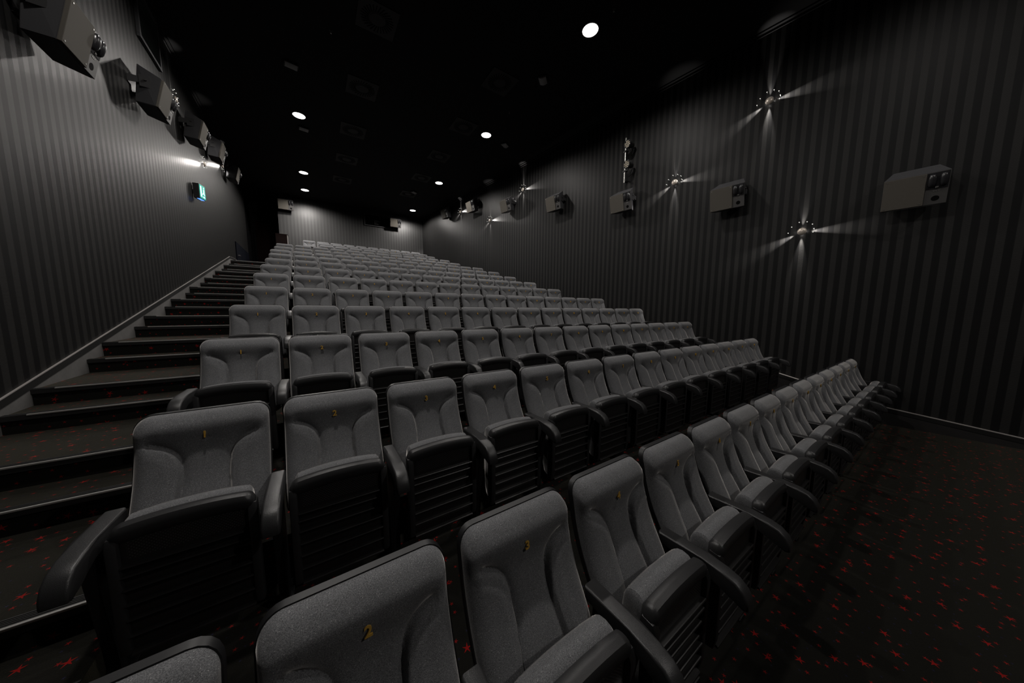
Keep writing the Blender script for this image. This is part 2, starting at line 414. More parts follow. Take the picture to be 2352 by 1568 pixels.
wall_plane('wall_right', WALLY, [((xr(-7), -7), (xr(YB), YB), ZF, CEIL)], .2)
XO = -1.215     # right edge of the dark passage at the back
WX0, WX1, WZ0 = 2.60, 3.90, 4.64
bmw = bmesh.new()
for x0, x1, z0, z1 in ((XO, WX0, ZF, CEIL), (WX1, xr(YB) + .2, ZF, CEIL), (WX0, WX1, ZF, WZ0), (WX0, WX1, 5.20, CEIL)): box(bmw, x0, x1, YB, YB + .25, z0, z1)
struct(obj('wall_back', bmw, WALLX))
bmw = bmesh.new()
box(bmw, XO, XO + .2, YB + .251, 20.3, ZF, CEIL); box(bmw, xl(YB) - .25, xl(YB) - .05, YB + .001, 20.3, ZF, CEIL); box(bmw, xl(YB) - .25, XO + .2, 20.3, 20.5, ZF, CEIL)
box(bmw, xl(YB) - .04, XO - .001, 20.0, 20.29, 4.80, CEIL - .01)
struct(obj('wall_passage', bmw, BLACK))
bmw = bmesh.new(); box(bmw, xl(-7) - .2, xr(-7) + .2, -7.2, -7.0, ZF, CEIL); struct(obj('wall_front', bmw, BLACK))
bmw = bmesh.new(); box(bmw, -3.0, 9.4, -7.3, 20.6, CEIL, CEIL + .2); struct(obj('ceiling', bmw, CEILM))
# shadow gap trims along the ceiling
for nm, f, s in (('trim_30', xl, 1), ('trim_31', xr, -1)):
    bm = bmesh.new(); A = []
    for y in (-7, YB - .01):
        A.append([bm.verts.new((f(y) + s * d, y, z)) for d, z in ((.001, CEIL - .001), (.001, CEIL - .075), (.022, CEIL - .075), (.022, CEIL - .03), (.07, CEIL - .03), (.07, CEIL - .001))])
    n = 6
    for i in range(n): bm.faces.new((A[0][i], A[0][(i + 1) % n], A[1][(i + 1) % n], A[1][i]))
    bm.faces.new(A[0]); bm.faces.new(A[1][::-1]); struct(obj(nm, bm, CEILM))

# passage door
d = bpy.data.objects.new('door_1', None); C.objects.link(d); d.location = (-1.85, 20.26, tier_z(12)); struct(d)
bm = bmesh.new(); box(bm, -.42, .42, -.03, .02, 0, 2.75, bev=.004); obj('door_leaf', bm, DOORM, d)
bm = bmesh.new()
for a, b, z0, z1 in ((-.50, -.425, 0, 2.84), (.425, .50, 0, 2.84), (-.425, .425, 2.76, 2.84)): box(bm, a, b, -.05, .03, z0, z1)
obj('door_frame', bm, BLACK, d)
bm = bmesh.new(); cyl(bm, (.34, -.03, 1.05), (.34, -.09, 1.05), .012); box(bm, .24, .355, -.10, -.085, 1.04, 1.06); obj('door_handle', bm, STEEL, d)
# low blue-black panel in the left wall by the landing
def onl(y, off): return xl(y) + off
bm = bmesh.new()
A = [bm.verts.new((onl(y, o_), y, z)) for y in (15.36, 18.50) for o_ in (.0, .03) for z in (tier_z(12) + .17, 2.50)]
for q in ((0, 1, 3, 2), (4, 6, 7, 5), (0, 4, 5, 1), (2, 3, 7, 6), (0, 2, 6, 4), (1, 5, 7, 3)): bm.faces.new([A[i] for i in q])
d = struct(obj('door_2', bm, NAVY))
bm = bmesh.new(); cyl(bm, (onl(15.6, .03), 15.6, 2.02), (onl(15.6, .08), 15.6, 2.02), .02, n=12); cyl(bm, (onl(15.6, .08), 15.6, 2.02), (onl(15.6, .08), 15.72, 2.02), .012, n=10); obj('door_handle', bm, STEEL, d)

# ------------------------------------------------------------------ projection window in the back wall
wf = bpy.data.objects.new('window_1', None); C.objects.link(wf); wf.location = ((WX0 + WX1) / 2, YB, WZ0); struct(wf)
W2 = (WX1 - WX0) / 2; HH = 5.20 - WZ0
bm = bmesh.new()
box(bm, -W2 - .03, W2 + .03, -.05, .02, -.04, 0); box(bm, -W2 - .03, -W2, -.04, .02, .0, HH); box(bm, W2, W2 + .03, -.04, .02, .0, HH)
obj('window_frame', bm, SPKBOX, wf)
bm = bmesh.new(); box(bm, -W2 + .001, W2 - .001, .20, .24, .001, HH - .001); obj('projection_shutter', bm, BLACK, wf)
bm = bmesh.new()
for a, b, c_, e in ((-.14, .16, .12, .14), (-.14, .16, .32, .34), (-.14, -.12, .14, .32), (.14, .16, .14, .32)): box(bm, a, b, .15, .199, c_, e)
obj('port_frame', bm, BRKT, wf)
bm = bmesh.new(); box(bm, -.12, .14, .18, .19, .14, .32); obj('window_glass', bm, GLASSK, wf)

# ------------------------------------------------------------------ seats
PROF = [(.40, -.172), (.50, -.176), (.58, -.166), (.605, -.156), (.66, -.125), (.74, -.078), (.80, -.051), (.87, -.026), (.92, -.012), (.95, -.006), (.98, -.004), (1.01, .004), (1.06, .030)]
def psm(z):
    return sum(interp(z + d_, PROF) * w_ for d_, w_ in ((-.03, .2), (-.015, .2), (0, .2), (.015, .2), (.03, .2)))
CREASE = [(.236, .941), (.212, .936), (.190, .930), (.165, .920), (.140, .905), (.119, .886), (.104, .864), (.095, .838), (.089, .80), (.088, .74), (.095, .66), (.110, .55), (.128, .40)]
XC = sorted([(z, x) for x, z in CREASE])
def crease_dist(ax, z):
    best = 9
    for (x0, z0), (x1, z1) in zip(CREASE, CREASE[1:]):
        dx, dz = x1 - x0, z1 - z0; t = max(0, min(1, ((ax - x0) * dx + (z - z0) * dz) / (dx * dx + dz * dz)))
        best = min(best, math.hypot(ax - x0 - t * dx, z - z0 - t * dz))
    return best if (z < .941 and ax > interp(z, XC)) else -best       # positive on the side bolster
def back_front(x, z, rho):
    y = psm(z); ax = abs(x); s = crease_dist(ax, z)
    fade = 1 - smooth(.175, .238, ax) if z > .88 else 1
    inner = 1 - smooth(-.006, .011, s)
    low = smooth(.46, .60, z)
    rec = .027 * math.exp(s / .024) * fade * low if s < 0 else .027
    y += inner * rec * (fade if s >= 0 else 1) * (low if s >= 0 else 1)
    y += inner * .012 * smooth(.965, .86, z) * (1 - (min(ax, .12) / .12) ** 2 * .5)                # hollow of the middle panel
    y -= .012 * smooth(0, .05, s) * (1 - smooth(.18, .25, ax)) if s > 0 else 0                      # swell of the bolster
    y -= .010 * math.exp(-((z - 1.0) / .05) ** 2) * (1 - smooth(.16, .25, ax) * .5)
    y += .004 * math.exp(-((ax / .02) ** 2 + ((z - .938) / .012) ** 2))
    rim = max(0, (rho - .80) / .20)
    if rim > 0 and z > .98 and ax > .19: y += .0012 * math.sin(math.atan2(z - .99, ax - .18) * 46) * smooth(.3, .8, rim)
    return y + .050 * (1 - math.sqrt(max(0, 1 - rim ** 2.2))) + .004
def back_back(x, z, rho): return psm(z) + .062
ZC = (1.062 + .44) / 2; HB = (1.062 - .44) / 2
def cushion_front(x, z, rho):   # the side that faces the backrest when folded
    edge = .052 * (1 - math.sqrt(max(0, 1 - max(0, (rho - .62) / .38) ** 2.2)))
    return -.180 - edge
def build_chair():
    t = thing('cinema_seat', '', 'seat')
    bm = bmesh.new(); pad(bm, .252, HB, .062, 26, 44, lambda x, z, r_: back_front(x, z, r_), back_back, ZC); obj('backrest', bm, FAB, t, True)
    bm = bmesh.new()
    pad(bm, .257, HB + .004, .066, 10, 4, lambda x, z, r_: psm(z) + .056, lambda x, z, r_: psm(z) + .082, ZC)
    obj('back_shell', bm, SHELL, t, True)
    # folded cushion: front rim lies in the plastic pan, crowned top with gathers at the corners
    bm = bmesh.new()
    rings = []; WN = 40
    def crown(x): return -.022 * (abs(x) / .21) ** 2.5
    sec = [(-.292, .700), (-.290, .715), (-.280, .733), (-.262, .746), (-.240, .750), (-.217, .744), (-.198, .727), (-.187, .697), (-.182, .655), (-.182, .50), (-.186, .36), (-.196, .26), (-.215, .215), (-.24, .20), (-.292, .20)]
    for i in range(WN + 1):
        u = -1 + 2 * i / WN; x = .203 * math.copysign(1 - (1 - abs(u)) ** 1.35, u)
        e = max(0, (abs(u) - .80) / .20); sh = 1 - .42 * (1 - math.sqrt(max(0, 1 - e ** 2.4)))
        puck = .0022 * math.sin(i * 2.9) * smooth(.55, .85, abs(u))
        ring = []
        for y, z in sec:
            yy = -.292 + (y + .292) * sh; zz = z + (crown(x) if z > .6 else 0) - ((1 - sh) * .10 if z > .6 else 0) + (puck if z > .68 else 0)
            ring.append(bm.verts.new((x, yy, zz)))
        rings.append(ring)
    for a, b in zip(rings, rings[1:]):
        for j in range(len(sec) - 1): bm.faces.new((a[j], b[j], b[j + 1], a[j + 1]))
        bm.faces.new((a[-1], b[-1], b[0], a[0]))
    bm.faces.new(rings[0]); bm.faces.new(rings[-1][::-1])
    obj('seat_cushion', bm, FAB, t, True)
    # plastic pan: padded front roll and frame
    bm = bmesh.new()
    prev = None; n = 14; path = []
    for i in range(33):
        u = -1 + i / 16; x = .222 * u; z = .714 - .020 * abs(u) ** 2.2
        if abs(u) > .9: z -= .022 * ((abs(u) - .9) / .1) ** 1.7
        rad = .038 * (1 - .30 * smooth(.90, 1.0, abs(u)))
        path.append((x, z, rad))
    for x, z, rad in path:
        ring = []
        for j in range(n):
            c_, s_ = math.cos(2 * PI * j / n), math.sin(2 * PI * j / n); q = (abs(c_) ** 2.8 + abs(s_) ** 2.8) ** (-1 / 2.8)
            ring.append(bm.verts.new((x, -.311 + .92 * rad * c_ * q, z + rad * s_ * q)))
        if prev:
            for j in range(n): bm.faces.new((prev[j], prev[(j + 1) % n], ring[(j + 1) % n], ring[j]))
        else: bm.faces.new(ring)
        prev = ring
    bm.faces.new(prev[::-1])
    for s in (-1, 1):
        prism(bm, [(-.292, .70), (-.340, .695), (-.354, .66), (-.352, .24), (-.342, .19), (-.292, .18)], min(s * .192, s * .226), max(s * .192, s * .226), 'x', bev=.008)
    pan = obj('seat_pan', bm, PLAST, t, True)
    bm = bmesh.new()
    P = [(-.294, .70), (-.333, .70), (-.333, .585)]
    for z in (.575, .535, .478, .412, .346, .275):
        P += [(-.3342, z + .0012), (-.3490, z), (-.3525, z - .0015), (-.3550, z - .005), (-.3450, z - .012), (-.3342, z - .034)]
    P += [(-.333, .200), (-.349, .196), (-.354, .192), (-.355, .186), (-.350, .182), (-.294, .182)]
    prism(bm, P, -.193, .193, 'x'); obj('ribbed_panel', bm, PANM, t)
    arm(t, .285)
    return t
def arm(t, x):
    bm = bmesh.new()
    prism(bm, [(-.085, .702), (-.30, .703), (-.385, .698), (-.435, .684), (-.468, .658), (-.487, .622), (-.490, .590), (-.470, .582), (-.448, .590), (-.425, .612), (-.39, .628), (-.33, .638), (-.20, .640), (-.085, .640)],
          x - .034, x + .034, 'x', bev=.010, seg=3)
    obj('armrest', bm, PLAST, t, True)
    bm = bmesh.new()
    prism(bm, [(-.33, .640), (-.12, .640), (-.105, .30), (-.085, .012), (-.25, .012), (-.262, .20)], x - .019, x + .019, 'x', bev=.006)
    box(bm, x - .035, x + .035, -.31, -.05, .001, .014, bev=.003)
    obj('support_stand', bm, SHELL, t)
chair = build_chair()
bm_parts = [c for c in chair.children]

def digits(n):
    cu = bpy.data.curves.new('digits', 'FONT'); cu.body = str(n); cu.size = .046; cu.extrude = .0025; cu.align_x = 'CENTER'; cu.align_y = 'CENTER'; cu.offset = .0011; cu.resolution_u = 3
    to = bpy.data.objects.new('digits', cu); C.objects.link(to)
    dg = bpy.context.evaluated_depsgraph_get(); me = bpy.data.meshes.new_from_object(to.evaluated_get(dg))
    bpy.data.objects.remove(to); me.name = 'seat_number'; me.materials.clear(); me.materials.append(GOLD)
    me.transform(Matrix.Translation((0, back_front(0.02, .953, .2) - .0035, .953)) @ Matrix.Rotation(R(90) - .12, 4, 'X'))
    return me
NUM = {n: digits(n) for n in range(1, 16)}
ORD = ['', 'first', 'second', 'third', 'fourth', 'fifth', 'sixth', 'seventh', 'eighth', 'ninth', 'tenth', 'eleventh', 'twelfth', 'thirteenth', 'fourteenth', 'fifteenth']
ROWN = ['the front row'] + ['the %s row from the front' % ORD[i] for i in range(2, 13)] + ['the %s row from the front' % ORD[13], 'the row before the rearmost one']
ROWN = ['the front row'] + ['the %s row from the front' % ORD[i] for i in range(2, 14)] + ['the row just before the rearmost one', 'the rearmost row by the back wall']
first = True
for r, (x0, yn, zn, cnt) in enumerate(ROWS):
    for i in range(cnt):
        if first: o = chair; first = False
        else:
            o = chair.copy(); C.objects.link(o)
            for c in bm_parts:
                c2 = c.copy(); C.objects.link(c2); c2.parent = o
        o.location = (x0 + PITCH * i, yn, zn - SEAT_H)
        side = 'stairs' if r < 12 else 'passage'
        if i == cnt - 1: pos = 'last seat by the far wall'
        elif i == 0: pos = 'seat nearest the %s' % side
        else: pos = 'seat %s from the %s' % (ORD[i + 1], side)
        o['label'] = 'grey folded ' + pos + ' in ' + ROWN[r]
        o['group'] = 'seats in ' + ROWN[r]
        nm = bpy.data.objects.new('seat_number', NUM[i + 1]); C.objects.link(nm); nm.parent = o
        if i == 0: arm(o, -.285)

# ------------------------------------------------------------------ loudspeakers
def speaker(name, label, pos, outdir, tilt=0, group='wall loudspeakers', bracket=True, yaw=0):
    """pos: point on the wall; outdir: unit vector into the room. Local frame: +x viewer's right, -y out of the wall."""
    t = thing(name, label, 'loudspeaker', pos, group)
    n = Vector(outdir).normalized(); up = Vector((0, 0, 1)); rt = up.cross(n)
    Mx = Matrix((rt, -n, up)).transposed().to_4x4()
    t.matrix_world = Matrix.Translation(pos) @ Mx @ Matrix.Rotation(R(yaw), 4, 'Z')
    # cabinet: side profile (y = minus distance from wall, z)
    def at(d_, z): return (-d_, z)
    bm = bmesh.new()
    prof = [(-.28, -.24), (-.380, .195), (-.11, .365), (-.05, -.20)]
    A = []
    for s in (-1, 1):
        A.append([bm.verts.new((s * (.30 if d_ < -.2 else .215), d_, z)) for d_, z in prof])
    for i in range(4): bm.faces.new((A[0][i], A[0][(i + 1) % 4], A[1][(i + 1) % 4], A[1][i]))
    bm.faces.new(A[0]); bm.faces.new(A[1][::-1])
    bmesh.ops.bevel(bm, geom=list(bm.edges), offset=.006, segments=2, affect='EDGES')
    obj('cabinet', bm, SPKBOX, t)
    # the tilted front: frame with z along the face
    f0 = Vector((0, -.28, -.24)); f1 = Vector((0, -.380, .195)); fz = (f1 - f0).normalized(); fn = Vector((0, -fz.z, fz.y))
    fn = Vector((0, -abs(fz.z), fz.y)).normalized()
    F = Matrix(((1, 0, 0), tuple(-fn), tuple(fz))).transposed().to_4x4(); F = Matrix.Translation(f0) @ F   # local: x right, y into box, z up the face
    H = (f1 - f0).length
    bm = bmesh.new(); box(bm, -.296, .096, -.030, .002, .006, H - .006, bev=.004, M=F)
    obj('grille', bm, GRILLE, t)
    for x in (-.265, .065):
        for z in (.035, H - .035): bm = bmesh.new(); cyl(bm, F @ Vector((x, -.030, z)), F @ Vector((x, -.033, z)), .008, n=10); obj('grille_screw', bm, STEEL, t)
    bm = bmesh.new(); box(bm, .097, .297, -.012, .002, .003, H - .003, bev=.003, M=F); bf = obj('baffle', bm, BAFFLE, t)
    bm = bmesh.new(); box(bm, .104, .290, -.016, -.010, .215, H - .012, M=F); hn = obj('horn_recess', bm, HORN, t)
    # two bulging horn cheeks
    for s in (-1, 1):
        bm = bmesh.new(); hw, hh = .040, .088
        cx = .197 + s * .050; cz = .33
        rows_ = []
        for i in range(13):
            a = -PI / 2 + PI * i / 12
            row = []
            for j in range(9):
                b_ = PI * j / 8
                x = cx + s * hw * math.cos(b_) * math.cos(a) ** .5 if math.cos(a) > 0 else cx
                row.append(bm.verts.new(F @ Vector((x, -.014 - .046 * math.sin(b_) * max(0, math.cos(a)) ** .6, cz + hh * math.sin(a)))))
            rows_.append(row)
        for a_, b2 in zip(rows_, rows_[1:]):
            for j in range(8): bm.faces.new((a_[j], a_[j + 1], b2[j + 1], b2[j]))
        bmesh.ops.remove_doubles(bm, verts=bm.verts, dist=1e-5)
        obj('horn_cheek', bm, HORN, t, True)
    bm = bmesh.new(); box(bm, .182, .212, -.024, -.010, .222, .245, bev=.004, M=F); obj('throat_lip', bm, STEEL, t)
    bm = bmesh.new()
    for i in range(3): box(bm, .168 + i * .021, .183 + i * .021, -.0145, -.011, .176, .190, M=F @ Matrix.Translation((0, 0, 0)))
    obj('maker_badge', bm, STEEL, t)
    bm = bmesh.new(); cyl(bm, F @ Vector((.197, -.0135, .085)), F @ Vector((.197, -.008, .085)), .036, n=24); obj('bass_port', bm, SLOT, t)
    bm = bmesh.new()
    # wall plate and yoke arms on both sides
    box(bm, -.16, .16, -.012, -.001, -.04, .22)
    for s in (-1, 1):
        x = s * .262
        prism(bm, [(-.005, .05), (-.23, .085), (-.245, .13), (-.22, .17), (-.005, .15)], x - .004, x + .004, 'x')
        box(bm, min(s * .15, x), max(s * .15, x), -.012, -.002, .05, .15)
        box(bm, x + (.004 if s > 0 else -.010), x + (.010 if s > 0 else -.004), -.25, -.13, .02, .19)
        cyl(bm, (x, -.20, .125), (x + s * .03, -.20, .125), .016, n=12)
    obj('yoke_bracket', bm, BRKT, t)
    return t
nR = (-1, -.1167, 0); nL = (1, .021, 0)
SPR = [(.56, 1.806), (2.92, 2.36), (5.33, 2.89), (7.74, 3.50), (10.22, 4.06), (12.73, 4.66), (15.2, 4.93)]
WORDS_R = ['nearest the camera', 'second nearest', 'third nearest, under the spotlight bar', 'fourth nearest', 'fifth nearest', 'sixth nearest', 'farthest']
for i, (y, z) in enumerate(SPR):
    lab = ['largest-looking grey loudspeaker on the right wall, above the dark floor', 'second grey loudspeaker on the right wall, counted from the camera',
           'grey loudspeaker on the right wall just under the spotlight bar', 'fourth grey loudspeaker along the right wall, counted from the camera',
           'fifth grey loudspeaker along the right wall, counted from the camera', 'sixth grey loudspeaker on the right wall, close under the ceiling',
           'farthest grey loudspeaker on the right wall, next to the back corner'][i]
    speaker('loudspeaker', lab, (xr(y), y, z), nR, group='loudspeakers on the right wall')
SPL = [(5.22, 2.74), (7.66, 3.42), (10.1, 4.0), (12.2, 4.45), (14.7, 4.72)]
for i, (y, z) in enumerate(SPL):
    lab = ['nearest loudspeaker on the left wall, cut off by the picture edge', 'second loudspeaker on the left wall, below the louvred air grille',
           'third loudspeaker along the left wall, counted from the camera', 'fourth loudspeaker along the left wall, above the two bright wall lamps',
           'last loudspeaker on the left wall, beside the dark passage'][i]
    speaker('loudspeaker', lab, (xl(y), y, z), nL, group='loudspeakers on the left wall')
speaker('loudspeaker', 'loudspeaker on the back wall beside the dark passage', (-.865, YB, 4.95), (0, -1, 0), group='loudspeakers on the back wall')
speaker('loudspeaker', 'loudspeaker on the back wall beside the projection window', (4.15, YB, 4.90), (0, -1, 0), group='loudspeakers on the back wall')

# ------------------------------------------------------------------ star-shaped wall lamps
def spot(parent, loc, direction, size, blend, power, rad=.01, name='light'):
    l = bpy.data.lights.new(name, 'SPOT'); l.energy = power; l.spot_size = R(size); l.spot_blend = blend; l.shadow_soft_size = rad; l.color = (1, .95, .9)
    o = bpy.data.objects.new(name, l); C.objects.link(o); o.parent = parent; o.location = loc
    o.rotation_euler = Vector(direction).to_track_quat('-Z', 'Y').to_euler()
    return o
PEGS = [(-.19, .0), (-.148, .105), (-.049, .172), (.058, .160), (.132, .103), (.158, .02), (.150, -.04)]   # (viewer's right, up)
def sconce(label, pos, n, group, k=1.0):
    t = thing('wall_lamp', label, 'lamp', pos, group)
    n = Vector(n).normalized(); up = Vector((0, 0, 1)); rt = up.cross(n)
    t.matrix_world = Matrix.Translation(pos) @ Matrix((rt, -n, up)).transposed().to_4x4()
    RX = Matrix.Rotation(R(90), 4, 'X')
    bm = bmesh.new(); lathe(bm, [(.0, .001), (.010, .001), (.010, .045), (.0, .045)], RX, 20); obj('lamp_stem', bm, DOME, t, True)
    bm = bmesh.new(); lathe(bm, [(.0, .046), (.064, .046), (.066, .052), (.062, .060), (.048, .072), (.027, .081), (.0, .084)], RX, 28); obj('domed_cover', bm, DOME, t, True)
    for x, z in PEGS:
        bm = bmesh.new(); cyl(bm, (x, -.001, z), (x, -.055, z), .004, n=8); pg = obj('glass_peg', bm, PEG, t)
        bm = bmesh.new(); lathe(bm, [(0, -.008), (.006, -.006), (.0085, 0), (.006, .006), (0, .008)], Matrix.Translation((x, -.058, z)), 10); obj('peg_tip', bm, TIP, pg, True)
    for a, p in ((206, 1.0), (-4, 1.0), (90, .35), (-90, .6)):
        dx, dz = math.cos(R(a)), math.sin(R(a))
        spot(t, (.020 * dx, -.028, .020 * dz), (dx, .024, dz), 27, 1.0, SCONCE_W * p * k, .004, 'beam')
    for dx, dz in ((.06, 0), (-.06, 0), (0, .06), (0, -.06)): spot(t, (dx, -.040, dz), (dx * 6, 1, dz * 6), 160, .8, .10, .006, 'halo')
    return t
SC = [((2.42, 4.09), 'highest-looking starburst wall lamp on the right wall, near the ceiling edge'), ((1.76, 1.49), 'starburst wall lamp low on the right wall beside the nearest loudspeaker'),
      ((4.09, 3.09), 'starburst wall lamp on the right wall beside the spotlight bar'), ((9.53, 4.51), 'starburst wall lamp on the right wall above the fourth and fifth loudspeakers'),
      ((11.64, 3.84), 'starburst wall lamp on the right wall beneath the fifth and sixth loudspeakers'), ((14.1, 4.79), 'farthest starburst wall lamp on the right wall, near the back corner')]
for (y, z), lab in SC: sconce(lab, (xr(y), y, z), nR, 'starburst lamps on the right wall')
SCL = [((9.57, 4.37), 'starburst wall lamp half hidden behind the second left loudspeaker'), ((11.5, 3.81), 'starburst wall lamp on the left wall above the green exit sign'),
       ((13.95, 4.67), 'farthest starburst wall lamp on the left wall, near the last loudspeaker')]
for (y, z), lab in SCL: sconce(lab, (xl(y), y, z), nL, 'starburst lamps on the left wall', .4)

# ------------------------------------------------------------------ ceiling downlights
LAB = ['added dim fill light over the front right floor, above the view', 'added fill light behind the viewpoint', 'ceiling downlight over the foot of the aisle stairs, above the view', 'recessed ceiling downlight above the aisle stairs, at the top picture edge', 'round ceiling downlight in the left column beside a small bright lens',
       'round ceiling downlight in the left column, third from the camera', 'round ceiling downlight in the left column, nearest the back wall',
       'largest round ceiling downlight, in the right column nearest the camera', 'second round ceiling downlight of the right column',
       'third round ceiling downlight of the right column', 'smallest round ceiling downlight of the right column by the back corner']
for (x, y), lab in zip(LIGHTS, LAB):
    t = thing('ceiling_downlight', lab, 'ceiling light', (x, y, CEIL), 'round ceiling downlights')
    bm = bmesh.new(); lathe(bm, [(.150, -.001), (.175, -.001), (.178, -.010), (.172, -.018), (.150, -.014), (.150, -.001)], None, 40); obj('trim_ring', bm, VENTM, t, True)
    bm = bmesh.new(); lathe(bm, [(0, -.004), (.149, -.004), (.149, -.009), (0, -.012)], None, 40); obj('lamp_diffuser', bm, LAMP, t, True)
    spot(t, (0, 0, -.03), (0, 0, -1), 166, .4, DOWN_W * (1.3 if y < 0 else .38 if y < 1 else 1.25 if y < 3 else .85 if (x < 1 and y < 7) else 1.0), .12)

# ------------------------------------------------------------------ ceiling vents
def vent(x, y, lab, g):
    t = thing('ceiling_vent', lab, 'vent', (x, y, CEIL), g)
    bm = bmesh.new(); box(bm, -.34, .34, -.34, .34, -.014, -.001, bev=.004); obj('vent_plate', bm, VENTM, t)
    bm = bmesh.new()
    for i in range(28):
        a = 2 * PI * i / 28; M_ = Matrix.Rotation(a, 4, 'Z') @ Matrix.Translation((.215, 0, 0)) @ Matrix.Rotation(R(14), 4, 'Z')
        box(bm, -.070, .070, -.0085, .0085, -.0175, -.0135, M=M_)
    obj('radial_slots', bm, SLOT, t)
    bm = bmesh.new(); lathe(bm, [(0, -.0145), (.125, -.0145), (.125, -.020), (0, -.022)], None, 32); obj('centre_disc', bm, VENTM, t)
for i, y in enumerate((6.58, 8.70, 10.81, 12.91, 15.0)):
    vent(1.29, y, ['square swirl vent nearest the camera in the left vent column', 'second square swirl vent of the left vent column', 'third square swirl vent of the left vent column',
                   'fourth square swirl vent of the left vent column', 'last square swirl vent of the left vent column, near the back wall'][i], 'swirl vents in the ceiling')
for i, y in enumerate((6.62, 8.72, 10.8, 12.9, 15.0)):
    vent(4.02, y, ['dim swirl vent left of the largest downlight', 'second dim swirl vent of the right vent column', 'third dim swirl vent of the right vent column',
                   'fourth dim swirl vent of the right vent column', 'last dim swirl vent of the right vent column'][i], 'swirl vents in the ceiling')

# small ceiling fittings: emergency lamps with a curved lens
def fitting(x, y, rot, lab):
    t = thing('emergency_lamp', lab, 'lamp', (x, y, CEIL), 'small emergency lamps on the ceiling'); t.rotation_euler = (0, 0, R(rot))
    bm = bmesh.new(); box(bm, -.13, .13, -.10, .10, -.045, -.001, bev=.008); obj('lamp_housing', bm, PLAST, t)
    bm = bmesh.new()
    P = [(-.085 + .17 * i / 8, -.045 - .030 * math.sin(PI * i / 8)) for i in range(9)]
    prism(bm, P, -.11, .11, 'x'); obj('curved_lens', bm, simple('milky_lens', (.35, .35, .35), .3, .5), t, True)
fitting(-.135, 8.79, 8, 'small box lamp on the ceiling over the stairs, unlit'); fitting(.03, 11.52, 8, 'small box lamp beside the left column downlight, lens catching the light')
fitting(4.81, 5.95, 40, 'small box lamp on the ceiling behind the largest downlight'); fitting(5.55, 8.81, 30, 'small box lamp beside the second downlight of the right column')
fitting(4.16, 14.57, 30, 'small box lamp on the ceiling near the farthest vents')
for (x, y), lab in (((.574, 7.35), 'tiny metal sprinkler head between the left downlights'), ((4.78, 7.36), 'tiny metal sprinkler head before the second right downlight'),
                    ((4.83, 3.96), 'tiny metal sprinkler head beside the largest downlight')):
    t = thing('sprinkler_head', lab, 'sprinkler', (x, y, CEIL), 'ceiling sprinkler heads')
    bm = bmesh.new(); cyl(bm, (0, 0, -.001), (0, 0, -.012), .03, n=16); obj('rosette', bm, VENTM, t)
    bm = bmesh.new(); cyl(bm, (0, 0, -.012), (0, 0, -.05), .006, n=8); cyl(bm, (0, 0, -.05), (0, 0, -.053), .014, n=12); obj('nozzle', bm, STEEL, t)

# ------------------------------------------------------------------ left wall air grille
def local_frame(t, pos, n):
    n = Vector(n).normalized(); up = Vector((0, 0, 1)); rt = up.cross(n)
    t.matrix_world = Matrix.Translation(pos) @ Matrix((rt, -n, up)).transposed().to_4x4()
yc = 8.49
t = thing('air_grille', 'dark louvred air grille high on the left wall under the ceiling', 'grille'); local_frame(t, (xl(yc), yc, 4.95), nL)
bm = bmesh.new(); FW, FH = .47, .43
for a, b, c_, e in ((-FW, FW, -FH, -FH + .05), (-FW, FW, FH - .05, FH), (-FW, -FW + .05, -FH + .05, FH - .05), (FW - .05, FW, -FH + .05, FH - .05)): box(bm, a, b, -.045, -.001, c_, e, bev=.003)
obj('grille_frame', bm, SPKBOX, t)
bm = bmesh.new()
for i in range(17):
    z = -FH + .075 + i * .043; box(bm, -FW + .05, FW - .05, -.036, -.033, -.017, .017, M=Matrix.Translation((0, 0, z)) @ Matrix.Translation((0, -.034, 0)) @ Matrix.Rotation(R(-38), 4, 'X') @ Matrix.Translation((0, .034, 0)))
obj('louvres', bm, SPKBOX, t)
bm = bmesh.new(); box(bm, -FW + .05, FW - .05, -.010, -.001, -FH + .05, FH - .05); obj('duct_backing', bm, SLOT, t)

# ------------------------------------------------------------------ exit sign
yc = 10.45
t = thing('exit_sign', 'small illuminated green and white exit sign on the left wall', 'sign'); local_frame(t, (xl(yc), yc, 2.79), nL)
t.matrix_world = t.matrix_world @ Matrix.Translation((0, -.10, 0)) @ Matrix.Rotation(R(-13), 4, 'Z')
bm = bmesh.new(); box(bm, -.125, .125, -.055, .062, -.17, .17, bev=.008); obj('sign_housing', bm, BRKT, t)
bm = bmesh.new(); box(bm, -.02, .02, .062, .092, -.05, .05); obj('wall_mount', bm, BRKT, t)
bm = bmesh.new(); box(bm, -.112, .112, -.062, -.056, -.155, .155, bev=.002); fc = obj('sign_face', bm, emit_mat('exit_green_glow', (.02, .42, .30), 1.1), t)
fc['label'] = 'lit green face'
bm = bmesh.new()
box(bm, -.095, -.045, -.0655, -.0625, -.12, .12); cyl(bm, (.045, -.0625, .105), (.045, -.0655, .105), .018, n=12)
prism(bm, [(.02, .07), (.065, .075), (.06, .0), (.085, -.06), (.065, -.07), (.035, -.015), (.0, -.06), (-.02, -.045), (.02, .0)], -.0655, -.0625, 'y')
prism(bm, [(-.01, -.10), (.05, -.10), (.05, -.085), (.085, -.11), (.05, -.135), (.05, -.12), (-.01, -.12)], -.0655, -.0625, 'y')
obj('running_figure_and_arrow', bm, emit_mat('exit_white_glow', (.55, .85, 1.0), 2.0), t)
bm = bmesh.new(); box(bm, -.09, .09, -.045, .015, -.176, -.171); obj('downward_window', bm, emit_mat('exit_blue_glow', (.12, .32, 1.0), 1.6), t)

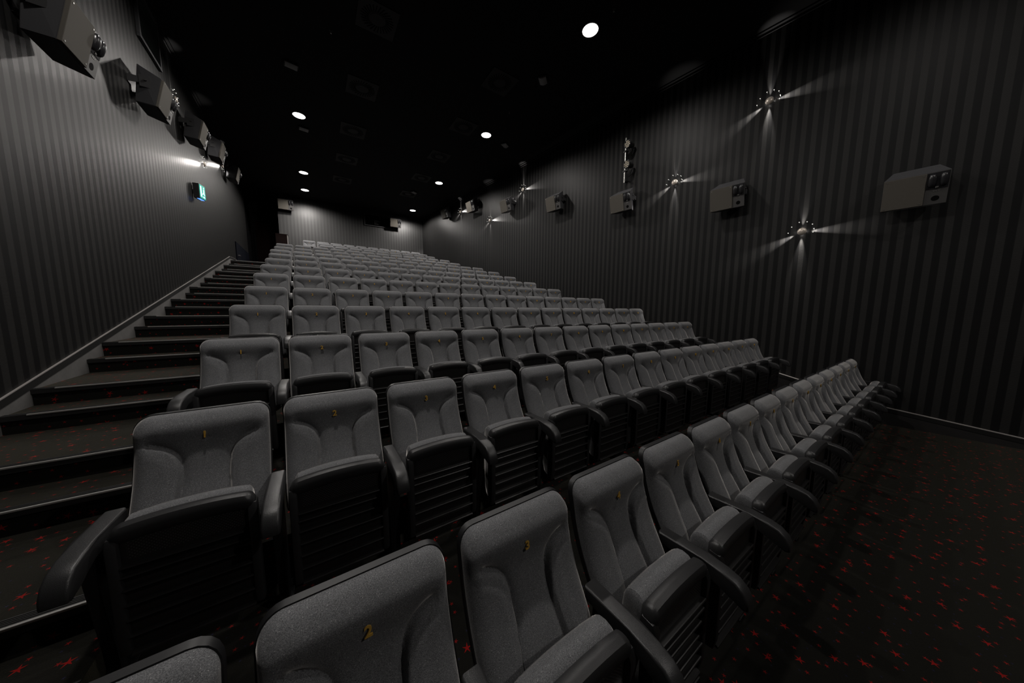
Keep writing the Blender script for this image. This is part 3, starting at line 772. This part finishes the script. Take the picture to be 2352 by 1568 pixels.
# ------------------------------------------------------------------ spotlight bar on the right wall
yc = 5.36
t = thing('spotlight_bar', 'vertical steel pipe bolted to the right wall, holding two spotlights', 'bar'); local_frame(t, (xr(yc), yc, 4.0), nR)
bm = bmesh.new(); cyl(bm, (0, -.13, -.56), (0, -.13, .58), .020, n=16); obj('pipe', bm, STEEL, t, True)
for z in (-.50, .50):
    bm = bmesh.new(); box(bm, -.03, .03, -.13, -.001, z - .02, z + .02, bev=.003); obj('wall_bracket', bm, BRKT, t)
for z in (.24, -.26):
    bm = bmesh.new(); box(bm, -.032, .072, -.165, -.10, z - .022, z + .022, bev=.004); cl = obj('pipe_clamp', bm, BRKT, t)
    bm = bmesh.new(); cyl(bm, (-.04, -.13, z), (-.062, -.13, z), .012, n=10); obj('clamp_screw', bm, STEEL, cl)
for z, lab in ((4.30, 'upper round LED spotlight clamped to the steel pipe'), (3.80, 'lower round LED spotlight clamped to the steel pipe')):
    s = thing('led_spotlight', lab, 'spotlight', group='LED spotlights on the wall pipe')
    # the can points down and back towards the seats
    local_frame(s, (xr(yc), yc, z), nR)
    aim = Vector((-.15, -1.0, -.12)).normalized(); c0 = Vector((.16, -.34, 0))
    Mq = aim.to_track_quat('Z', 'Y').to_matrix().to_4x4(); Mq = Matrix.Translation(c0) @ Mq
    bm = bmesh.new(); lathe(bm, [(0, -.22), (.060, -.22), (.075, -.18), (.078, -.06), (.094, -.03), (.096, .012), (.088, .012), (.086, -.004), (0, -.004)], Mq, 28); obj('lamp_can', bm, PLAST, s, True)
    for i, (a, b) in enumerate([(-.5, -1.5), (.5, -1.5), (-1.5, -.5), (-.5, -.5), (.5, -.5), (1.5, -.5), (-1.5, .5), (-.5, .5), (.5, .5), (1.5, .5), (-.5, 1.5), (.5, 1.5)]):
        bm = bmesh.new(); lathe(bm, [(.0165, -.003), (.0165, .003), (.010, .009), (0, .011)], Mq @ Matrix.Translation((a * .040, b * .040, 0)), 12); obj('led_lens', bm, simple('pale_led_lens', (.45, .40, .31), .25, .6) if i == 0 else bpy.data.materials['pale_led_lens'], s, True)
    bm = bmesh.new()
    side = Vector((0, 0, 1))
    for sg in (-1, 1):
        p = c0 + side * sg * .108 - aim * .08; q = Vector((.085, -.16, sg * .07)); box_p = []
        cyl(bm, p, q, .008, n=8); cyl(bm, p - side * sg * .03, p + side * sg * .012, .016, n=12)
    cyl(bm, (.085, -.16, -.08), (.085, -.16, .08), .010, n=8); obj('yoke', bm, BRKT, s)
    bm = bmesh.new()
    pts = [c0 - aim * .22, Vector((.22, -.10, -.06)), Vector((.16, -.05, -.16)), Vector((.09, -.09, -.22))]
    for a, b in zip(pts, pts[1:]): cyl(bm, a, b, .006, n=8)
    obj('power_cable', bm, BRKT, s)

# ------------------------------------------------------------------ cabinet at the rear and small blue glowing spot
t = thing('wooden_cabinet', 'dark red-brown upright cabinet with its lit side coloured pale, behind the rear seats', 'cabinet', (-1.06, 17.60, tier_z(14)))
Hc = 3.36 - tier_z(14)
bm = bmesh.new(); box(bm, -.225, .195, -.17, .22, .001, Hc, bev=.004); obj('cabinet_body', bm, WOOD, t)
bm = bmesh.new(); box(bm, .1955, .215, -.17, .22, .001, Hc, bev=.002); obj('pale_lit_side', bm, EDGE, t)  # pale colour stands for the light falling on this side
bm = bmesh.new(); box(bm, -.235, .222, -.18, .225, Hc + .0005, Hc + .02, bev=.003); obj('cabinet_top', bm, WOOD, t)
t = thing('blue_spot', 'tiny blue glowing spot in the dark passage beside the cabinet', 'light', (-1.235, 19.2, 3.15))  # small emissive blue face on a dark box
bm = bmesh.new(); box(bm, -.02, .018, -.05, .05, -.08, .08, bev=.004); obj('spot_backing', bm, BRKT, t)
bm = bmesh.new(); box(bm, -.026, -.0205, -.025, .025, -.05, .0, bev=.002); obj('blue_face', bm, emit_mat('blue_spot_glow', (.02, .35, .9), 1.5), t)
